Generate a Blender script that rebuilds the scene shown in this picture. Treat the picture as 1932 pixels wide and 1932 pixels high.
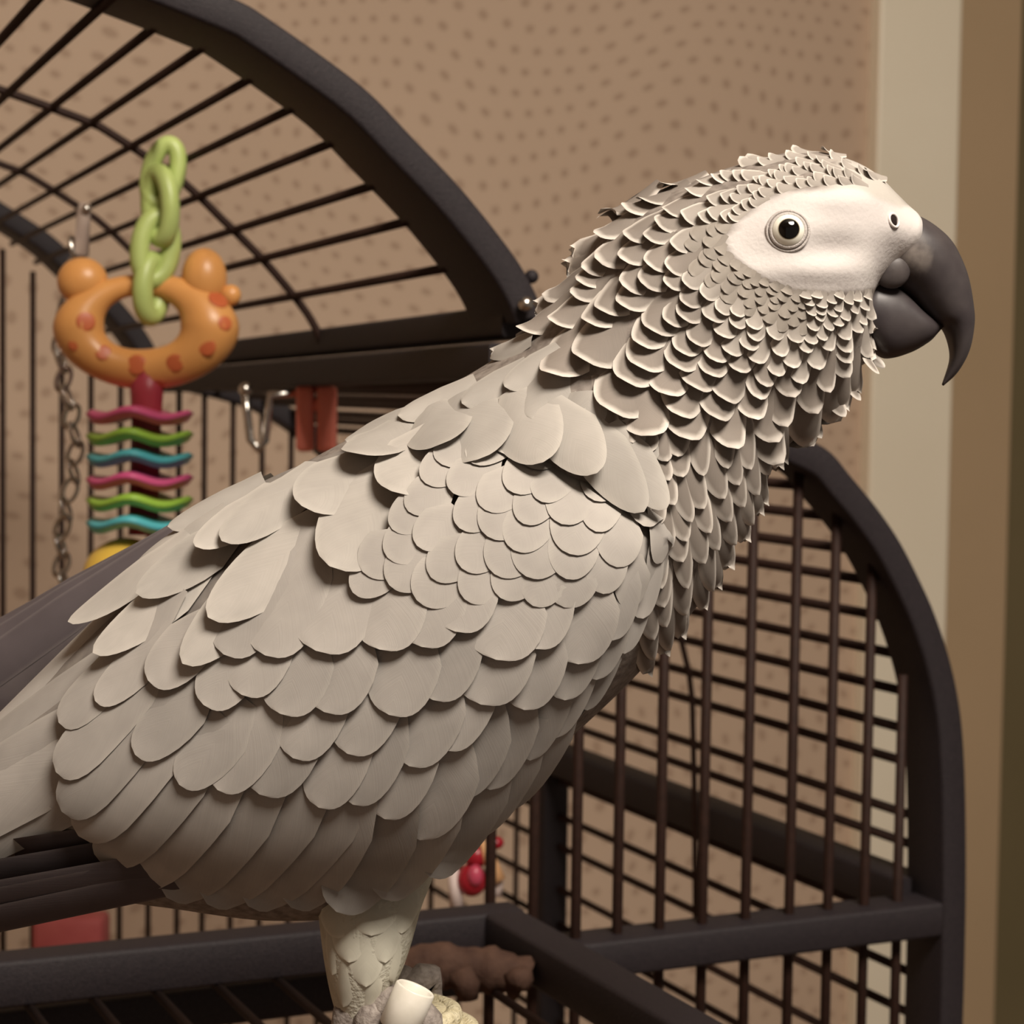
import bpy, bmesh, math, random
from mathutils import Vector, Matrix
from mathutils.bvhtree import BVHTree
random.seed(7)
for o in list(bpy.data.objects): bpy.data.objects.remove(o)
scn = bpy.context.scene
COL = scn.collection
R = math.radians

# ------------------------------------------------------------------ camera
W = 1932.0; F = 3900.0
CAM = Vector((0, 0, 1.40))
PITCH, ROLL = R(3.32), R(0.8)
fw = Vector((0, math.cos(PITCH), -math.sin(PITCH)))
up0 = Vector((0, math.sin(PITCH), math.cos(PITCH))); rt0 = Vector((1, 0, 0))
up = up0*math.cos(ROLL) - rt0*math.sin(ROLL)
rt = rt0*math.cos(ROLL) + up0*math.sin(ROLL)
cd = bpy.data.cameras.new('camera'); cam = bpy.data.objects.new('camera', cd); COL.objects.link(cam)
M = Matrix((rt, up, -fw)).transposed().to_4x4(); M.translation = CAM
cam.matrix_world = M
cd.sensor_width = 36; cd.lens = 36*F/W; cd.clip_start = 0.02
cd.dof.use_dof = True; cd.dof.focus_distance = 0.46; cd.dof.aperture_fstop = 34
scn.camera = cam

# ------------------------------------------------------------------ light
scn.view_settings.view_transform = 'Standard'; scn.view_settings.look = 'None'
scn.view_settings.gamma = 1; scn.view_settings.use_curve_mapping = False
scn.view_settings.exposure = 0.1
wd = bpy.data.worlds.new('room_ambient'); scn.world = wd; wd.use_nodes = True
bg = wd.node_tree.nodes['Background']; bg.inputs[0].default_value = (1.0, 0.84, 0.70, 1); bg.inputs[1].default_value = 0.15
def area(name, loc, target, size, power, col):
    l = bpy.data.lights.new(name, 'AREA'); l.shape = 'DISK'; l.size = size; l.energy = power; l.color = col
    o = bpy.data.objects.new(name, l); COL.objects.link(o); o.location = loc
    o.rotation_euler = (Vector(target)-Vector(loc)).to_track_quat('-Z', 'Y').to_euler()
    return o
area('ceiling_lamp_offscreen', (0.40, -0.14, 2.43), (0.0, 0.7, 1.25), 0.60, 37, (1.0, 0.905, 0.79))

# ------------------------------------------------------------------ helpers
def ray(px, py): return fw + rt*((px-966)/F) - up*((py-966)/F)
def P(px, py, z): return CAM + ray(px, py)*z
def on_plane(px, py, p0, n):
    d = ray(px, py); return CAM + d*((p0-CAM).dot(n)/d.dot(n))
def link(o, parent=None):
    COL.objects.link(o)
    if parent is not None: o.parent = parent
    return o
def mesh_obj(name, verts, faces, mat, parent=None, smooth=True):
    me = bpy.data.meshes.new(name); me.from_pydata([tuple(v) for v in verts], [], faces); me.update()
    if smooth: me.polygons.foreach_set('use_smooth', [True]*len(me.polygons))
    if mat: me.materials.append(mat)
    return link(bpy.data.objects.new(name, me), parent)
def empty(name, label, cat, group=None, loc=(0, 0, 0)):
    o = link(bpy.data.objects.new(name, None)); o.empty_display_size = 0.02
    o['label'] = label; o['category'] = cat
    if group: o['group'] = group
    return o
def tag(o, label, cat, group=None):
    o['label'] = label; o['category'] = cat
    if group: o['group'] = group
    return o
def struct(o): o['kind'] = 'structure'; return o
def cr(a, b, c, d, t):
    return 0.5*((2*b)+(c-a)*t+(2*a-5*b+4*c-d)*t*t+(3*b-3*c+d-a)*t**3)
def spline(pts, n):
    out = []; m = len(pts)-1
    for i in range(n+1):
        x = i/n*m; k = min(int(x), m-1); t = x-k
        a = pts[max(k-1, 0)]; b = pts[k]; c = pts[k+1]; d = pts[min(k+2, m)]
        out.append([cr(a[j], b[j], c[j], d[j], t) for j in range(len(b))])
    return out
def tube_geo(path, r, seg=8, closed=False, caps=True):
    vs = []; fs = []; n = len(path); pv = None
    path = [Vector(p) for p in path]
    for i, p in enumerate(path):
        if closed: t = path[(i+1) % n]-path[i-1]
        else: t = path[min(i+1, n-1)]-path[max(i-1, 0)]
        t.normalize()
        if pv is None:
            a = Vector((0, 0, 1)) if abs(t.z) < 0.9 else Vector((1, 0, 0)); pv = a
        x = (pv - t*pv.dot(t)).normalized(); y = t.cross(x); pv = x
        rr = r[i] if isinstance(r, (list, tuple)) else r
        for k in range(seg):
            q = 2*math.pi*k/seg; vs.append(p+x*(rr*math.cos(q))+y*(rr*math.sin(q)))
    m = n if closed else n-1
    for i in range(m):
        for k in range(seg):
            a = i*seg+k; b = i*seg+(k+1) % seg; j = ((i+1) % n)*seg
            fs.append((a, b, j+(k+1) % seg, j+k))
    if caps and not closed:
        fs.append(tuple(range(seg-1, -1, -1))); fs.append(tuple(range((n-1)*seg, n*seg)))
    return vs, fs
def tube(name, path, r, mat, parent=None, seg=8, closed=False):
    v, f = tube_geo(path, r, seg, closed); return mesh_obj(name, v, f, mat, parent)
def rect_sweep(name, path, outv, a, b, axis, mat, parent=None, bev=0.0016):
    """rectangular tube: path points, outv(i) unit outward vector, a=size along outward, b=size along axis; rounded corners"""
    vs = []; fs = []; n = len(path); prof = []
    for sx, sy in ((1, 1), (-1, 1), (-1, -1), (1, -1)):
        for k in range(3):
            base = {(1, 1): 0, (-1, 1): 90, (-1, -1): 180, (1, -1): 270}[(sx, sy)]
            q = R(base+45*k); prof.append((sx*(a/2-bev)+bev*math.cos(q), sy*(b/2-bev)+bev*math.sin(q)))
    m = len(prof)
    for i, p in enumerate(path):
        o = outv[i] if isinstance(outv, list) else outv
        for x, y in prof: vs.append(Vector(p)+o*x+axis*y)
    for i in range(n-1):
        for k in range(m):
            fs.append((i*m+k, i*m+(k+1) % m, (i+1)*m+(k+1) % m, (i+1)*m+k))
    fs.append(tuple(range(m-1, -1, -1))); fs.append(tuple(range((n-1)*m, n*m)))
    o = mesh_obj(name, vs, fs, mat, parent)
    md = o.modifiers.new('split', 'EDGE_SPLIT'); md.split_angle = R(50)
    return o
def beam(name, p, q, a, b, mat, parent=None, upv=None):
    d = (q-p).normalized(); u_ = upv or Vector((0, 0, 1)); o = (u_-d*u_.dot(d)).normalized(); ax = d.cross(o)
    return rect_sweep(name, [p, q], o, a, b, ax, mat, parent)
def sphere_geo(c, r, nu=24, nv=14, basis=None, sc=(1, 1, 1)):
    vs = []; fs = []; bx, by, bz = basis or (Vector((1, 0, 0)), Vector((0, 1, 0)), Vector((0, 0, 1)))
    for j in range(nv+1):
        t = math.pi*j/nv
        for i in range(nu):
            p = 2*math.pi*i/nu
            vs.append(c+bx*(r*sc[0]*math.sin(t)*math.cos(p))+by*(r*sc[1]*math.sin(t)*math.sin(p))+bz*(r*sc[2]*math.cos(t)))
    for j in range(nv):
        for i in range(nu):
            fs.append((j*nu+i, j*nu+(i+1) % nu, (j+1)*nu+(i+1) % nu, (j+1)*nu+i))
    return vs, fs
def join_geo(gs):
    vs = []; fs = []
    for v, f in gs:
        k = len(vs); vs += v; fs += [tuple(i+k for i in q) for q in f]
    return vs, fs
def box_geo(c, bx, by, bz, sx, sy, sz, bev=0.0):
    bm = bmesh.new(); bmesh.ops.create_cube(bm, size=1.0)
    for v in bm.verts: v.co = Vector((v.co.x*sx, v.co.y*sy, v.co.z*sz))
    if bev: bmesh.ops.bevel(bm, geom=bm.edges[:], offset=bev, segments=2, affect='EDGES', profile=0.5)
    bm.verts.index_update()
    vs = [c+bx*v.co.x+by*v.co.y+bz*v.co.z for v in bm.verts]; fs = [tuple(v.index for v in f.verts) for f in bm.faces]
    bm.free(); return vs, fs

# ------------------------------------------------------------------ materials
def lin(c):
    return tuple((v/255/12.92 if v/255 <= 0.04045 else ((v/255+0.055)/1.055)**2.4) for v in c)+(1,)
def new_mat(name, rough=0.6, spec=0.4, metal=0.0):
    m = bpy.data.materials.new(name); m.use_nodes = True; nt = m.node_tree; b = nt.nodes['Principled BSDF']
    b.inputs['Roughness'].default_value = rough; b.inputs['Metallic'].default_value = metal
    b.inputs['Specular IOR Level'].default_value = spec
    return m, nt, b
def N(nt, t, **kw):
    n = nt.nodes.new(t)
    for k, v in kw.items(): setattr(n, k, v)
    return n
def ramp(nt, fac, stops):
    r = N(nt, 'ShaderNodeValToRGB'); e = r.color_ramp.elements
    while len(e) < len(stops): e.new(0.5)
    for q, (p, c) in zip(e, stops): q.position = p; q.color = c
    nt.links.new(fac, r.inputs[0]); return r.outputs[0]
def noisy(name, c1, c2, scale, rough=0.6, spec=0.4, metal=0.0, bump=0.0, bscale=None, detail=4.0, trans=0.0):
    m, nt, b = new_mat(name, rough, spec, metal)
    tc = N(nt, 'ShaderNodeTexCoord'); nz = N(nt, 'ShaderNodeTexNoise'); nz.inputs['Scale'].default_value = scale; nz.inputs['Detail'].default_value = detail
    nt.links.new(tc.outputs['Object'], nz.inputs['Vector'])
    nt.links.new(ramp(nt, nz.outputs['Fac'], [(0.3, lin(c1)), (0.7, lin(c2))]), b.inputs['Base Color'])
    if bump:
        n2 = N(nt, 'ShaderNodeTexNoise'); n2.inputs['Scale'].default_value = bscale or scale*3; n2.inputs['Detail'].default_value = 3
        nt.links.new(tc.outputs['Object'], n2.inputs['Vector'])
        bp = N(nt, 'ShaderNodeBump'); bp.inputs['Strength'].default_value = bump; bp.inputs['Distance'].default_value = 0.001
        nt.links.new(n2.outputs['Fac'], bp.inputs['Height']); nt.links.new(bp.outputs[0], b.inputs['Normal'])
    if trans: b.inputs['Transmission Weight'].default_value = trans
    return m
M_frame = noisy('powder_coat_black', (30, 25, 29), (44, 37, 40), 900, 0.62, 0.35, bump=0.35, bscale=1600)
M_bar = noisy('bar_dark_brown', (38, 22, 16), (48, 29, 22), 300, 0.65, 0.25)
M_steel = noisy('bright_steel', (190, 185, 178), (215, 210, 204), 200, 0.22, 0.5, metal=1.0)
M_black = noisy('black_pupil', (4, 3, 3), (8, 6, 6), 50, 0.08, 0.6)
M_trim = noisy('cream_gloss_paint', (238, 228, 206), (242, 233, 212), 6, 0.4, 0.4)
M_door = noisy('tan_paint', (178, 154, 122), (186, 160, 128), 4, 0.5, 0.35)
M_ceil = noisy('ceiling_white', (225, 215, 200), (230, 220, 206), 3, 0.8, 0.2)
M_floor = noisy('floor_brown', (120, 90, 66), (140, 106, 78), 12, 0.6, 0.3)
M_plain = noisy('side_wall_tan', (178, 156, 136), (184, 162, 142), 4, 0.7, 0.2)

def wallpaper():
    m, nt, b = new_mat('dotted_wallpaper', 0.75, 0.2)
    L = nt.links
    tc = N(nt, 'ShaderNodeTexCoord')
    # gentle wave that bends the rows of dots
    nz = N(nt, 'ShaderNodeTexNoise'); nz.inputs['Scale'].default_value = 5.0; nz.inputs['Detail'].default_value = 0.0
    L.new(tc.outputs['Object'], nz.inputs['Vector'])
    sub = N(nt, 'ShaderNodeVectorMath', operation='SUBTRACT'); sub.inputs[1].default_value = (0.5, 0.5, 0.5); L.new(nz.outputs['Color'], sub.inputs[0])
    scl = N(nt, 'ShaderNodeVectorMath', operation='SCALE'); scl.inputs['Scale'].default_value = 0.10; L.new(sub.outputs[0], scl.inputs[0])
    add = N(nt, 'ShaderNodeVectorMath', operation='ADD'); L.new(tc.outputs['Object'], add.inputs[0]); L.new(scl.outputs[0], add.inputs[1])
    sep = N(nt, 'ShaderNodeSeparateXYZ'); L.new(add.outputs[0], sep.inputs[0])
    S = 0.0228
    def mth(op, a, v=None, c=None):
        n = N(nt, 'ShaderNodeMath', operation=op)
        for i, q in enumerate((a, v, c)):
            if q is None: continue
            if isinstance(q, (int, float)): n.inputs[i].default_value = q
            else: L.new(q, n.inputs[i])
        return n.outputs[0]
    v = mth('MULTIPLY', sep.outputs['Z'], 1/(S*0.9)); row = mth('FLOOR', v); fv = mth('SUBTRACT', mth('FRACT', v), 0.5)
    u = mth('ADD', mth('MULTIPLY', sep.outputs['X'], 1/S), mth('MULTIPLY', mth('MODULO', row, 2.0), 0.5)); fu = mth('SUBTRACT', mth('FRACT', u), 0.5)
    d = mth('SQRT', mth('ADD', mth('MULTIPLY', fu, fu), mth('MULTIPLY', fv, fv)))
    mr = N(nt, 'ShaderNodeMapRange', interpolation_type='SMOOTHSTEP'); L.new(d, mr.inputs[0])
    mr.inputs[1].default_value = 0.27; mr.inputs[2].default_value = 0.13; mr.inputs[3].default_value = 0; mr.inputs[4].default_value = 0.5
    n2 = N(nt, 'ShaderNodeTexNoise'); n2.inputs['Scale'].default_value = 2.2; L.new(tc.outputs['Object'], n2.inputs['Vector'])
    base = ramp(nt, n2.outputs['Fac'], [(0.35, lin((194, 170, 148))), (0.65, lin((200, 176, 154)))])
    mx = N(nt, 'ShaderNodeMix', data_type='RGBA'); L.new(mr.outputs[0], mx.inputs['Factor']); L.new(base, mx.inputs['A']); mx.inputs['B'].default_value = lin((150, 124, 104))
    L.new(mx.outputs['Result'], b.inputs['Base Color'])
    return m
M_paper = wallpaper()

def feather_mat(name, centre, rim, shaft, e0=0.0, e1=1.0, rough=0.7, tv=(0.91, 1.07)):
    m, nt, b = new_mat(name, rough, 0.25); L = nt.links
    at = N(nt, 'ShaderNodeAttribute', attribute_name='edge'); al = N(nt, 'ShaderNodeAttribute', attribute_name='along'); ac = N(nt, 'ShaderNodeAttribute', attribute_name='across'); ti = N(nt, 'ShaderNodeAttribute', attribute_name='tint')
    mr = N(nt, 'ShaderNodeMapRange', interpolation_type='SMOOTHSTEP'); L.new(at.outputs['Fac'], mr.inputs[0]); mr.inputs[1].default_value = e0; mr.inputs[2].default_value = e1
    mx = N(nt, 'ShaderNodeMix', data_type='RGBA'); L.new(mr.outputs[0], mx.inputs['Factor']); mx.inputs['A'].default_value = lin(rim); mx.inputs['B'].default_value = lin(centre)
    # barbs: fine slanted lines either side of the shaft
    ab = N(nt, 'ShaderNodeMath', operation='ABSOLUTE'); L.new(ac.outputs['Fac'], ab.inputs[0])
    ma = N(nt, 'ShaderNodeMath', operation='MULTIPLY_ADD'); L.new(ab.outputs[0], ma.inputs[0]); ma.inputs[1].default_value = -0.35; L.new(al.outputs['Fac'], ma.inputs[2])
    cb = N(nt, 'ShaderNodeCombineXYZ'); L.new(ma.outputs[0], cb.inputs[0]); L.new(ti.outputs['Fac'], cb.inputs[1]); 
    nz = N(nt, 'ShaderNodeTexNoise', noise_dimensions='2D'); nz.inputs['Scale'].default_value = 55; nz.inputs['Detail'].default_value = 2; L.new(cb.outputs[0], nz.inputs['Vector'])
    hv = N(nt, 'ShaderNodeHueSaturation'); L.new(mx.outputs['Result'], hv.inputs['Color'])
    v1 = N(nt, 'ShaderNodeMapRange'); L.new(nz.outputs['Fac'], v1.inputs[0]); v1.inputs[1].default_value = 0.25; v1.inputs[2].default_value = 0.75; v1.inputs[3].default_value = 0.97; v1.inputs[4].default_value = 1.02
    v2 = N(nt, 'ShaderNodeMath', operation='MULTIPLY'); L.new(v1.outputs[0], v2.inputs[0])
    v3 = N(nt, 'ShaderNodeMapRange'); L.new(ti.outputs['Fac'], v3.inputs[0]); v3.inputs[3].default_value = tv[0]; v3.inputs[4].default_value = tv[1]
    L.new(v3.outputs[0], v2.inputs[1])
    tc = N(nt, 'ShaderNodeTexCoord'); n5 = N(nt, 'ShaderNodeTexNoise'); n5.inputs['Scale'].default_value = 95; n5.inputs['Detail'].default_value = 2; L.new(tc.outputs['Object'], n5.inputs['Vector'])
    v5 = N(nt, 'ShaderNodeMapRange'); L.new(n5.outputs['Fac'], v5.inputs[0]); v5.inputs[1].default_value = 0.3; v5.inputs[2].default_value = 0.7; v5.inputs[3].default_value = 0.90; v5.inputs[4].default_value = 1.06
    v6 = N(nt, 'ShaderNodeMath', operation='MULTIPLY'); L.new(v2.outputs[0], v6.inputs[0]); L.new(v5.outputs[0], v6.inputs[1]); L.new(v6.outputs[0], hv.inputs['Value'])
    L.new(hv.outputs[0], b.inputs['Base Color'])
    bp = N(nt, 'ShaderNodeBump'); bp.inputs['Strength'].default_value = 0.05; bp.inputs['Distance'].default_value = 0.0006
    L.new(nz.outputs['Fac'], bp.inputs['Height']); L.new(bp.outputs[0], b.inputs['Normal'])
    b.inputs['Subsurface Weight'].default_value = 0.0
    return m
M_fneck = feather_mat('neck_feather_scalloped', (134, 125, 117), (208, 200, 191), None, 0.15, 1.0)
M_fcrown = feather_mat('crown_feather', (162, 154, 146), (214, 207, 198), None, 0.1, 1.0)
M_fcheek = feather_mat('cheek_feather', (150, 142, 133), (166, 158, 149), None, 0.1, 1.0)
M_fwing = feather_mat('wing_covert_grey', (170, 164, 158), (177, 171, 164), None, 0.0, 0.8, 0.75, (0.84, 1.08))
M_fback = feather_mat('back_feather_grey', (174, 168, 161), (184, 178, 170), None, 0.0, 0.8, 0.75, (0.86, 1.08))
M_fdark = feather_mat('flight_feather_charcoal', (84, 76, 78), (98, 90, 90), None, 0.0, 0.8, 0.6)
M_fchest = feather_mat('breast_feather', (134, 125, 117), (204, 196, 187), None, 0.1, 1.0)
M_fleg = feather_mat('thigh_feather_pale', (206, 202, 186), (220, 216, 200), None, 0.0, 1.0)

def body_mat():
    m, nt, b = new_mat('parrot_skin_and_down', 0.65, 0.25); L = nt.links
    fa = N(nt, 'ShaderNodeAttribute', attribute_name='face'); tc = N(nt, 'ShaderNodeTexCoord')
    nz = N(nt, 'ShaderNodeTexNoise'); nz.inputs['Scale'].default_value = 420; nz.inputs['Detail'].default_value = 3; L.new(tc.outputs['Object'], nz.inputs['Vector'])
    g = ramp(nt, nz.outputs['Fac'], [(0.3, lin((112, 103, 97))), (0.7, lin((150, 141, 133)))])
    fo = N(nt, 'ShaderNodeAttribute', attribute_name='forehead')
    g2 = N(nt, 'ShaderNodeMix', data_type='RGBA'); L.new(fo.outputs['Fac'], g2.inputs['Factor']); L.new(g, g2.inputs['A']); g2.inputs['B'].default_value = lin((190, 184, 176))
    n3 = N(nt, 'ShaderNodeTexNoise'); n3.inputs['Scale'].default_value = 60; L.new(tc.outputs['Object'], n3.inputs['Vector'])
    wcol = ramp(nt, n3.outputs['Fac'], [(0.3, lin((206, 199, 196))), (0.7, lin((213, 207, 203)))])
    mx = N(nt, 'ShaderNodeMix', data_type='RGBA'); L.new(fa.outputs['Fac'], mx.inputs['Factor']); L.new(g2.outputs['Result'], mx.inputs['A']); L.new(wcol, mx.inputs['B'])
    L.new(mx.outputs['Result'], b.inputs['Base Color'])
    n2 = N(nt, 'ShaderNodeTexNoise'); n2.inputs['Scale'].default_value = 900; n2.inputs['Detail'].default_value = 3; L.new(tc.outputs['Object'], n2.inputs['Vector'])
    bp = N(nt, 'ShaderNodeBump'); bp.inputs['Strength'].default_value = 0.25; bp.inputs['Distance'].default_value = 0.0005
    L.new(n2.outputs['Fac'], bp.inputs['Height']); L.new(bp.outputs[0], b.inputs['Normal'])
    return m
M_body = body_mat()
def beak_mat():
    m, nt, b = new_mat('beak_horn', 0.42, 0.4); L = nt.links
    tc = N(nt, 'ShaderNodeTexCoord'); du = N(nt, 'ShaderNodeAttribute', attribute_name='dust')
    nz = N(nt, 'ShaderNodeTexNoise'); nz.inputs['Scale'].default_value = 130; nz.inputs['Detail'].default_value = 5; L.new(tc.outputs['Object'], nz.inputs['Vector'])
    c = ramp(nt, nz.outputs['Fac'], [(0.35, lin((56, 50, 52))), (0.7, lin((72, 66, 66)))])
    mu = N(nt, 'ShaderNodeMath', operation='MULTIPLY'); L.new(du.outputs['Fac'], mu.inputs[0]); r = N(nt, 'ShaderNodeMapRange'); L.new(nz.outputs['Fac'], r.inputs[0]); r.inputs[1].default_value = 0.35; r.inputs[2].default_value = 0.6
    L.new(r.outputs[0], mu.inputs[1])
    mx = N(nt, 'ShaderNodeMix', data_type='RGBA'); L.new(mu.outputs[0], mx.inputs['Factor']); L.new(c, mx.inputs['A']); mx.inputs['B'].default_value = lin((158, 148, 140))
    L.new(mx.outputs['Result'], b.inputs['Base Color'])
    bp = N(nt, 'ShaderNodeBump'); bp.inputs['Strength'].default_value = 0.2; bp.inputs['Distance'].default_value = 0.0005; L.new(nz.outputs['Fac'], bp.inputs['Height']); L.new(bp.outputs[0], b.inputs['Normal'])
    return m
M_beak = beak_mat()
M_skin = noisy('eyelid_grey_skin', (184, 176, 171), (196, 189, 184), 900, 0.55, 0.3, bump=0.3)
M_foot = noisy('scaly_grey_foot', (120, 110, 104), (160, 150, 142), 500, 0.6, 0.3, bump=0.6, bscale=700)
M_claw = noisy('claw_black', (30, 26, 26), (44, 40, 38), 100, 0.4, 0.4)

# ------------------------------------------------------------------ cage frame of reference
TH = math.atan((966+800)/F)
e1 = Vector((math.cos(TH), math.sin(TH), 0)); e2 = Vector((-math.sin(TH), math.cos(TH), 0)); ez = Vector((0, 0, 1))
O = P(1000, 640, 0.80)
def FP(px, py, off=0.0): return on_plane(px, py, O+e2*off, e2)
e2f = ray(-640, 780).normalized()

# ------------------------------------------------------------------ room shell
WD = 1.02     # wall behind the cage
def wall_pt(px, py, off=0.0): return on_plane(px, py, O+e2*(WD+off), e2)
wx = (wall_pt(1636, 300)-O).dot(e1)          # where the casing begins along the wall
def slab(name, x0, x1, y0, y1, z0, z1, mat, kind=True, bev=0.0, parent=None):
    c = Vector((O.x, O.y, 0))+e1*((x0+x1)/2)+e2*((y0+y1)/2)+ez*((z0+z1)/2)
    v, f = box_geo(Vector((0, 0, 0)), Vector((1, 0, 0)), Vector((0, 1, 0)), ez, x1-x0, y1-y0, z1-z0, bev)
    o = mesh_obj(name, v, f, mat, parent, smooth=False); o.location = c; o.rotation_euler = (0, 0, TH)
    if kind: struct(o)
    return o
slab('wall_back', -1.6, wx+0.005, WD, WD+0.10, 0, 2.5, M_paper)
TW = (wall_pt(1789, 300)-O).dot(e1)-wx
slab('trim_1', wx, wx+TW, WD-0.018, WD+0.11, 0, 2.2, M_trim, bev=0.003)
dx0 = wx+TW
slab('door_1', dx0-0.002, dx0+TW*1.14, WD+0.03, WD+0.075, 0, 2.19, M_door, bev=0.002)
M_hall = noisy('hall_olive_paint', (120, 108, 78), (130, 116, 86), 4, 0.7, 0.2)
slab('wall_right', dx0+TW*0.9, dx0+1.3, WD+0.35, WD+0.42, 0, 2.5, M_hall)
slab('floor', -1.9, 1.9, -2.2, 1.45, -0.06, 0, M_floor)
slab('ceiling', -1.9, 1.9, -2.2, 1.45, 2.5, 2.56, M_ceil)
slab('wall_left', -1.7, -1.6, -2.2, 1.1, 0, 2.5, M_plain)

# ------------------------------------------------------------------ the cage
cage = empty('bird_cage', 'dark metal bird cage with arched top and open lid behind the parrot', 'cage')
RAD, DEP = 0.0125, 0.028
# right half of the front arch: outer edge traced on the front plane, running down into the post
outer = [(985, 672), (1100, 684), (1220, 708), (1350, 750), (1440, 788), (1500, 816), (1566, 850), (1607, 897), (1654, 954), (1698, 1018), (1736, 1091), (1767, 1161), (1796, 1251), (1814, 1342), (1822, 1440), (1825, 1560), (1825, 1700), (1822, 1850), (1818, 2000), (1812, 2400)]
op = [FP(*p) for p in spline(outer, 90)]
def inward(path, axis):
    out = []
    for i in range(len(path)):
        t = (path[min(i+1, len(path)-1)]-path[max(i-1, 0)]).normalized(); out.append(axis.cross(t).normalized())
    return out
iw = inward(op, e2)
cen_hint = FP(1000, 1500)
if (cen_hint-op[30]).dot(iw[30]) < 0: iw = [-v for v in iw]
arch = [p+n*(RAD/2) for p, n in zip(op, iw)]
rect_sweep('arch_frame', [p+e2*(DEP/2) for p in arch], iw, RAD, DEP, e2, M_frame, cage)
# front rail and right-hand beam
railL, railR = FP(-150, 1950, 0.012), FP(1775, 1722, 0.012)
beam('front_rail', railL, railR, 0.0150, 0.022, M_frame, cage)
LB = 0.60
c0 = FP(1752, 1700, 0.014)
beam('side_beam', c0+e2*0.01, c0+e2*LB, 0.0165, 0.02, M_frame, cage)
# a square post on the right side, part of the way back
Zc = (c0-CAM).dot(fw)
best = min(range(200), key=lambda i: abs(((lambda q: 966+F*q.dot(rt)/q.dot(fw))(c0+e2*(i*0.003)-CAM))-1040))
pp = c0+e2*(best*0.003)
beam('side_post', pp+ez*0.012, pp-ez*0.30, 0.017, 0.017, M_frame, cage, upv=e1)
# vertical bars of the front panel, welded on the face of the arch
def arch_y(pt):
    x = (pt-O).dot(e1); bestz = None
    for a, b in zip(arch[:-1], arch[1:]):
        xa, xb = (a-O).dot(e1), (b-O).dot(e1)
        if (xa-x)*(xb-x) <= 0 and abs(xb-xa) > 1e-6:
            t = (x-xa)/(xb-xa); z = a.z+(b.z-a.z)*t
            bestz = z if bestz is None else max(bestz, z)
    return bestz
for px in (1703, 1640, 1571, 1498, 1415, 1333, 1252, 1172, 1093, 1012, 930):
    b0 = FP(px, 1300, 0.012); zt = arch_y(b0)
    if zt is None: zt = O.z-0.01
    if px == 1703: zt = FP(1760, 1270).z
    top = Vector((b0.x, b0.y, zt-0.002)); bot = Vector((b0.x, b0.y, FP(px, 2380).z))
    tube('bar', [top, (top+bot)/2, bot], 0.0022, M_bar, cage, 8)
# long bars of the vault and the side wall, running to the back
acc = 0.0; nxt = 0.012; sp = 0.0180; k0 = 0
for i in range(1, len(arch)):
    acc += (arch[i]-arch[i-1]).length
    while acc > nxt:
        p = arch[i]+iw[i]*0.002+e2*0.006
        if p.z > FP(1800, 2420).z:
            tube('bar', [p, p+e2*(LB*0.5), p+e2*LB], 0.0023, M_bar, cage, 6)
        nxt += sp
# back panel
bk = e2*LB
def BP(px, py, off=0.0): return on_plane(px, py, O+e2*(LB+off), e2)
barch = [BP(*p) for p in spline([(300, 716), (360, 722), (440, 742), (495, 762), (550, 795), (620, 850), (690, 930), (740, 1040)], 24)]
bi = inward(barch, e2)
rect_sweep('back_arch', barch, bi, 0.0125, 0.02, e2, M_frame, cage)
def far_flap_z(px): return {5: 470, 62: 512, 117: 560, 172: 610, 228: 660, 283: 705, 338: 730}.get(px)
for px in (-50, 5, 62, 117, 172, 228, 283, 338, 386, 440, 495, 550, 606, 660, 714, 768, 822, 876, 930, 984):
    ytop = far_flap_z(px) or (455 if px < 0 else 735+max(0, px-386)*0.33 if px < 560 else 900)
    a = BP(px, ytop, -0.001); b = BP(px, 1960); b = Vector((a.x, a.y, b.z))
    tube('bar', [a, (a+b)/2, b], 0.0019, M_bar, cage, 6)
for yy in (1890,):
    beam('back_rail', BP(-80, yy, 0.006), BP(1000, yy-110, 0.006), 0.014, 0.012, M_frame, cage)
# thin bent wire hanging behind the grid
wz = 0.20
tube('wire', [FP(1262, 1150, wz), FP(1281, 1190, wz), FP(1300, 1270, wz), FP(1306, 1320, wz), FP(1310, 1480, wz), FP(1313, 1800, wz)], 0.0017, M_bar, cage, 6)

# the ridge: fixed beam of the cage and, hinged above it, the opened lid
rn = FP(968, 680, 0.006)
beam('ridge_beam', rn, rn+e2f*0.60, 0.0135, 0.02, M_frame, cage)
fl_outer = [(-200, -200), (0, -160), (150, -118), (280, -70), (380, -30), (460, 4), (500, 28), (609, 104), (699, 174), (780, 258), (857, 338), (913, 404), (966, 473), (994, 516), (1016, 560), (1026, 590)]
fo = [FP(*p) for p in spline(fl_outer, 75)]
fi = inward(fo, e2)
if (FP(500, 600)-fo[45]).dot(fi[45]) < 0: fi = [-v for v in fi]
fc = [p+n*(RAD/2) for p, n in zip(fo, fi)]
FD = 0.045
lid = rect_sweep('lid', [p+e2*(FD/2) for p in fc], fi, RAD, FD, e2, M_frame, cage)
lid['label'] = 'opened curved lid of the cage dome'
Zr = [0.0, 0.235, 0.430, 0.640]
ed = [z/ e2f.dot(fw) for z in Zr]
for d in ed[1:3]:
    tube('cross_bar', [p+n*0.006+e2f*d for p, n in zip(fc[::3], fi[::3])], 0.0021, M_bar, lid, 6)
rect_sweep('far_arch', [p+e2f*ed[3] for p in fc], fi, RAD, 0.040, e2, M_frame, lid)
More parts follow.
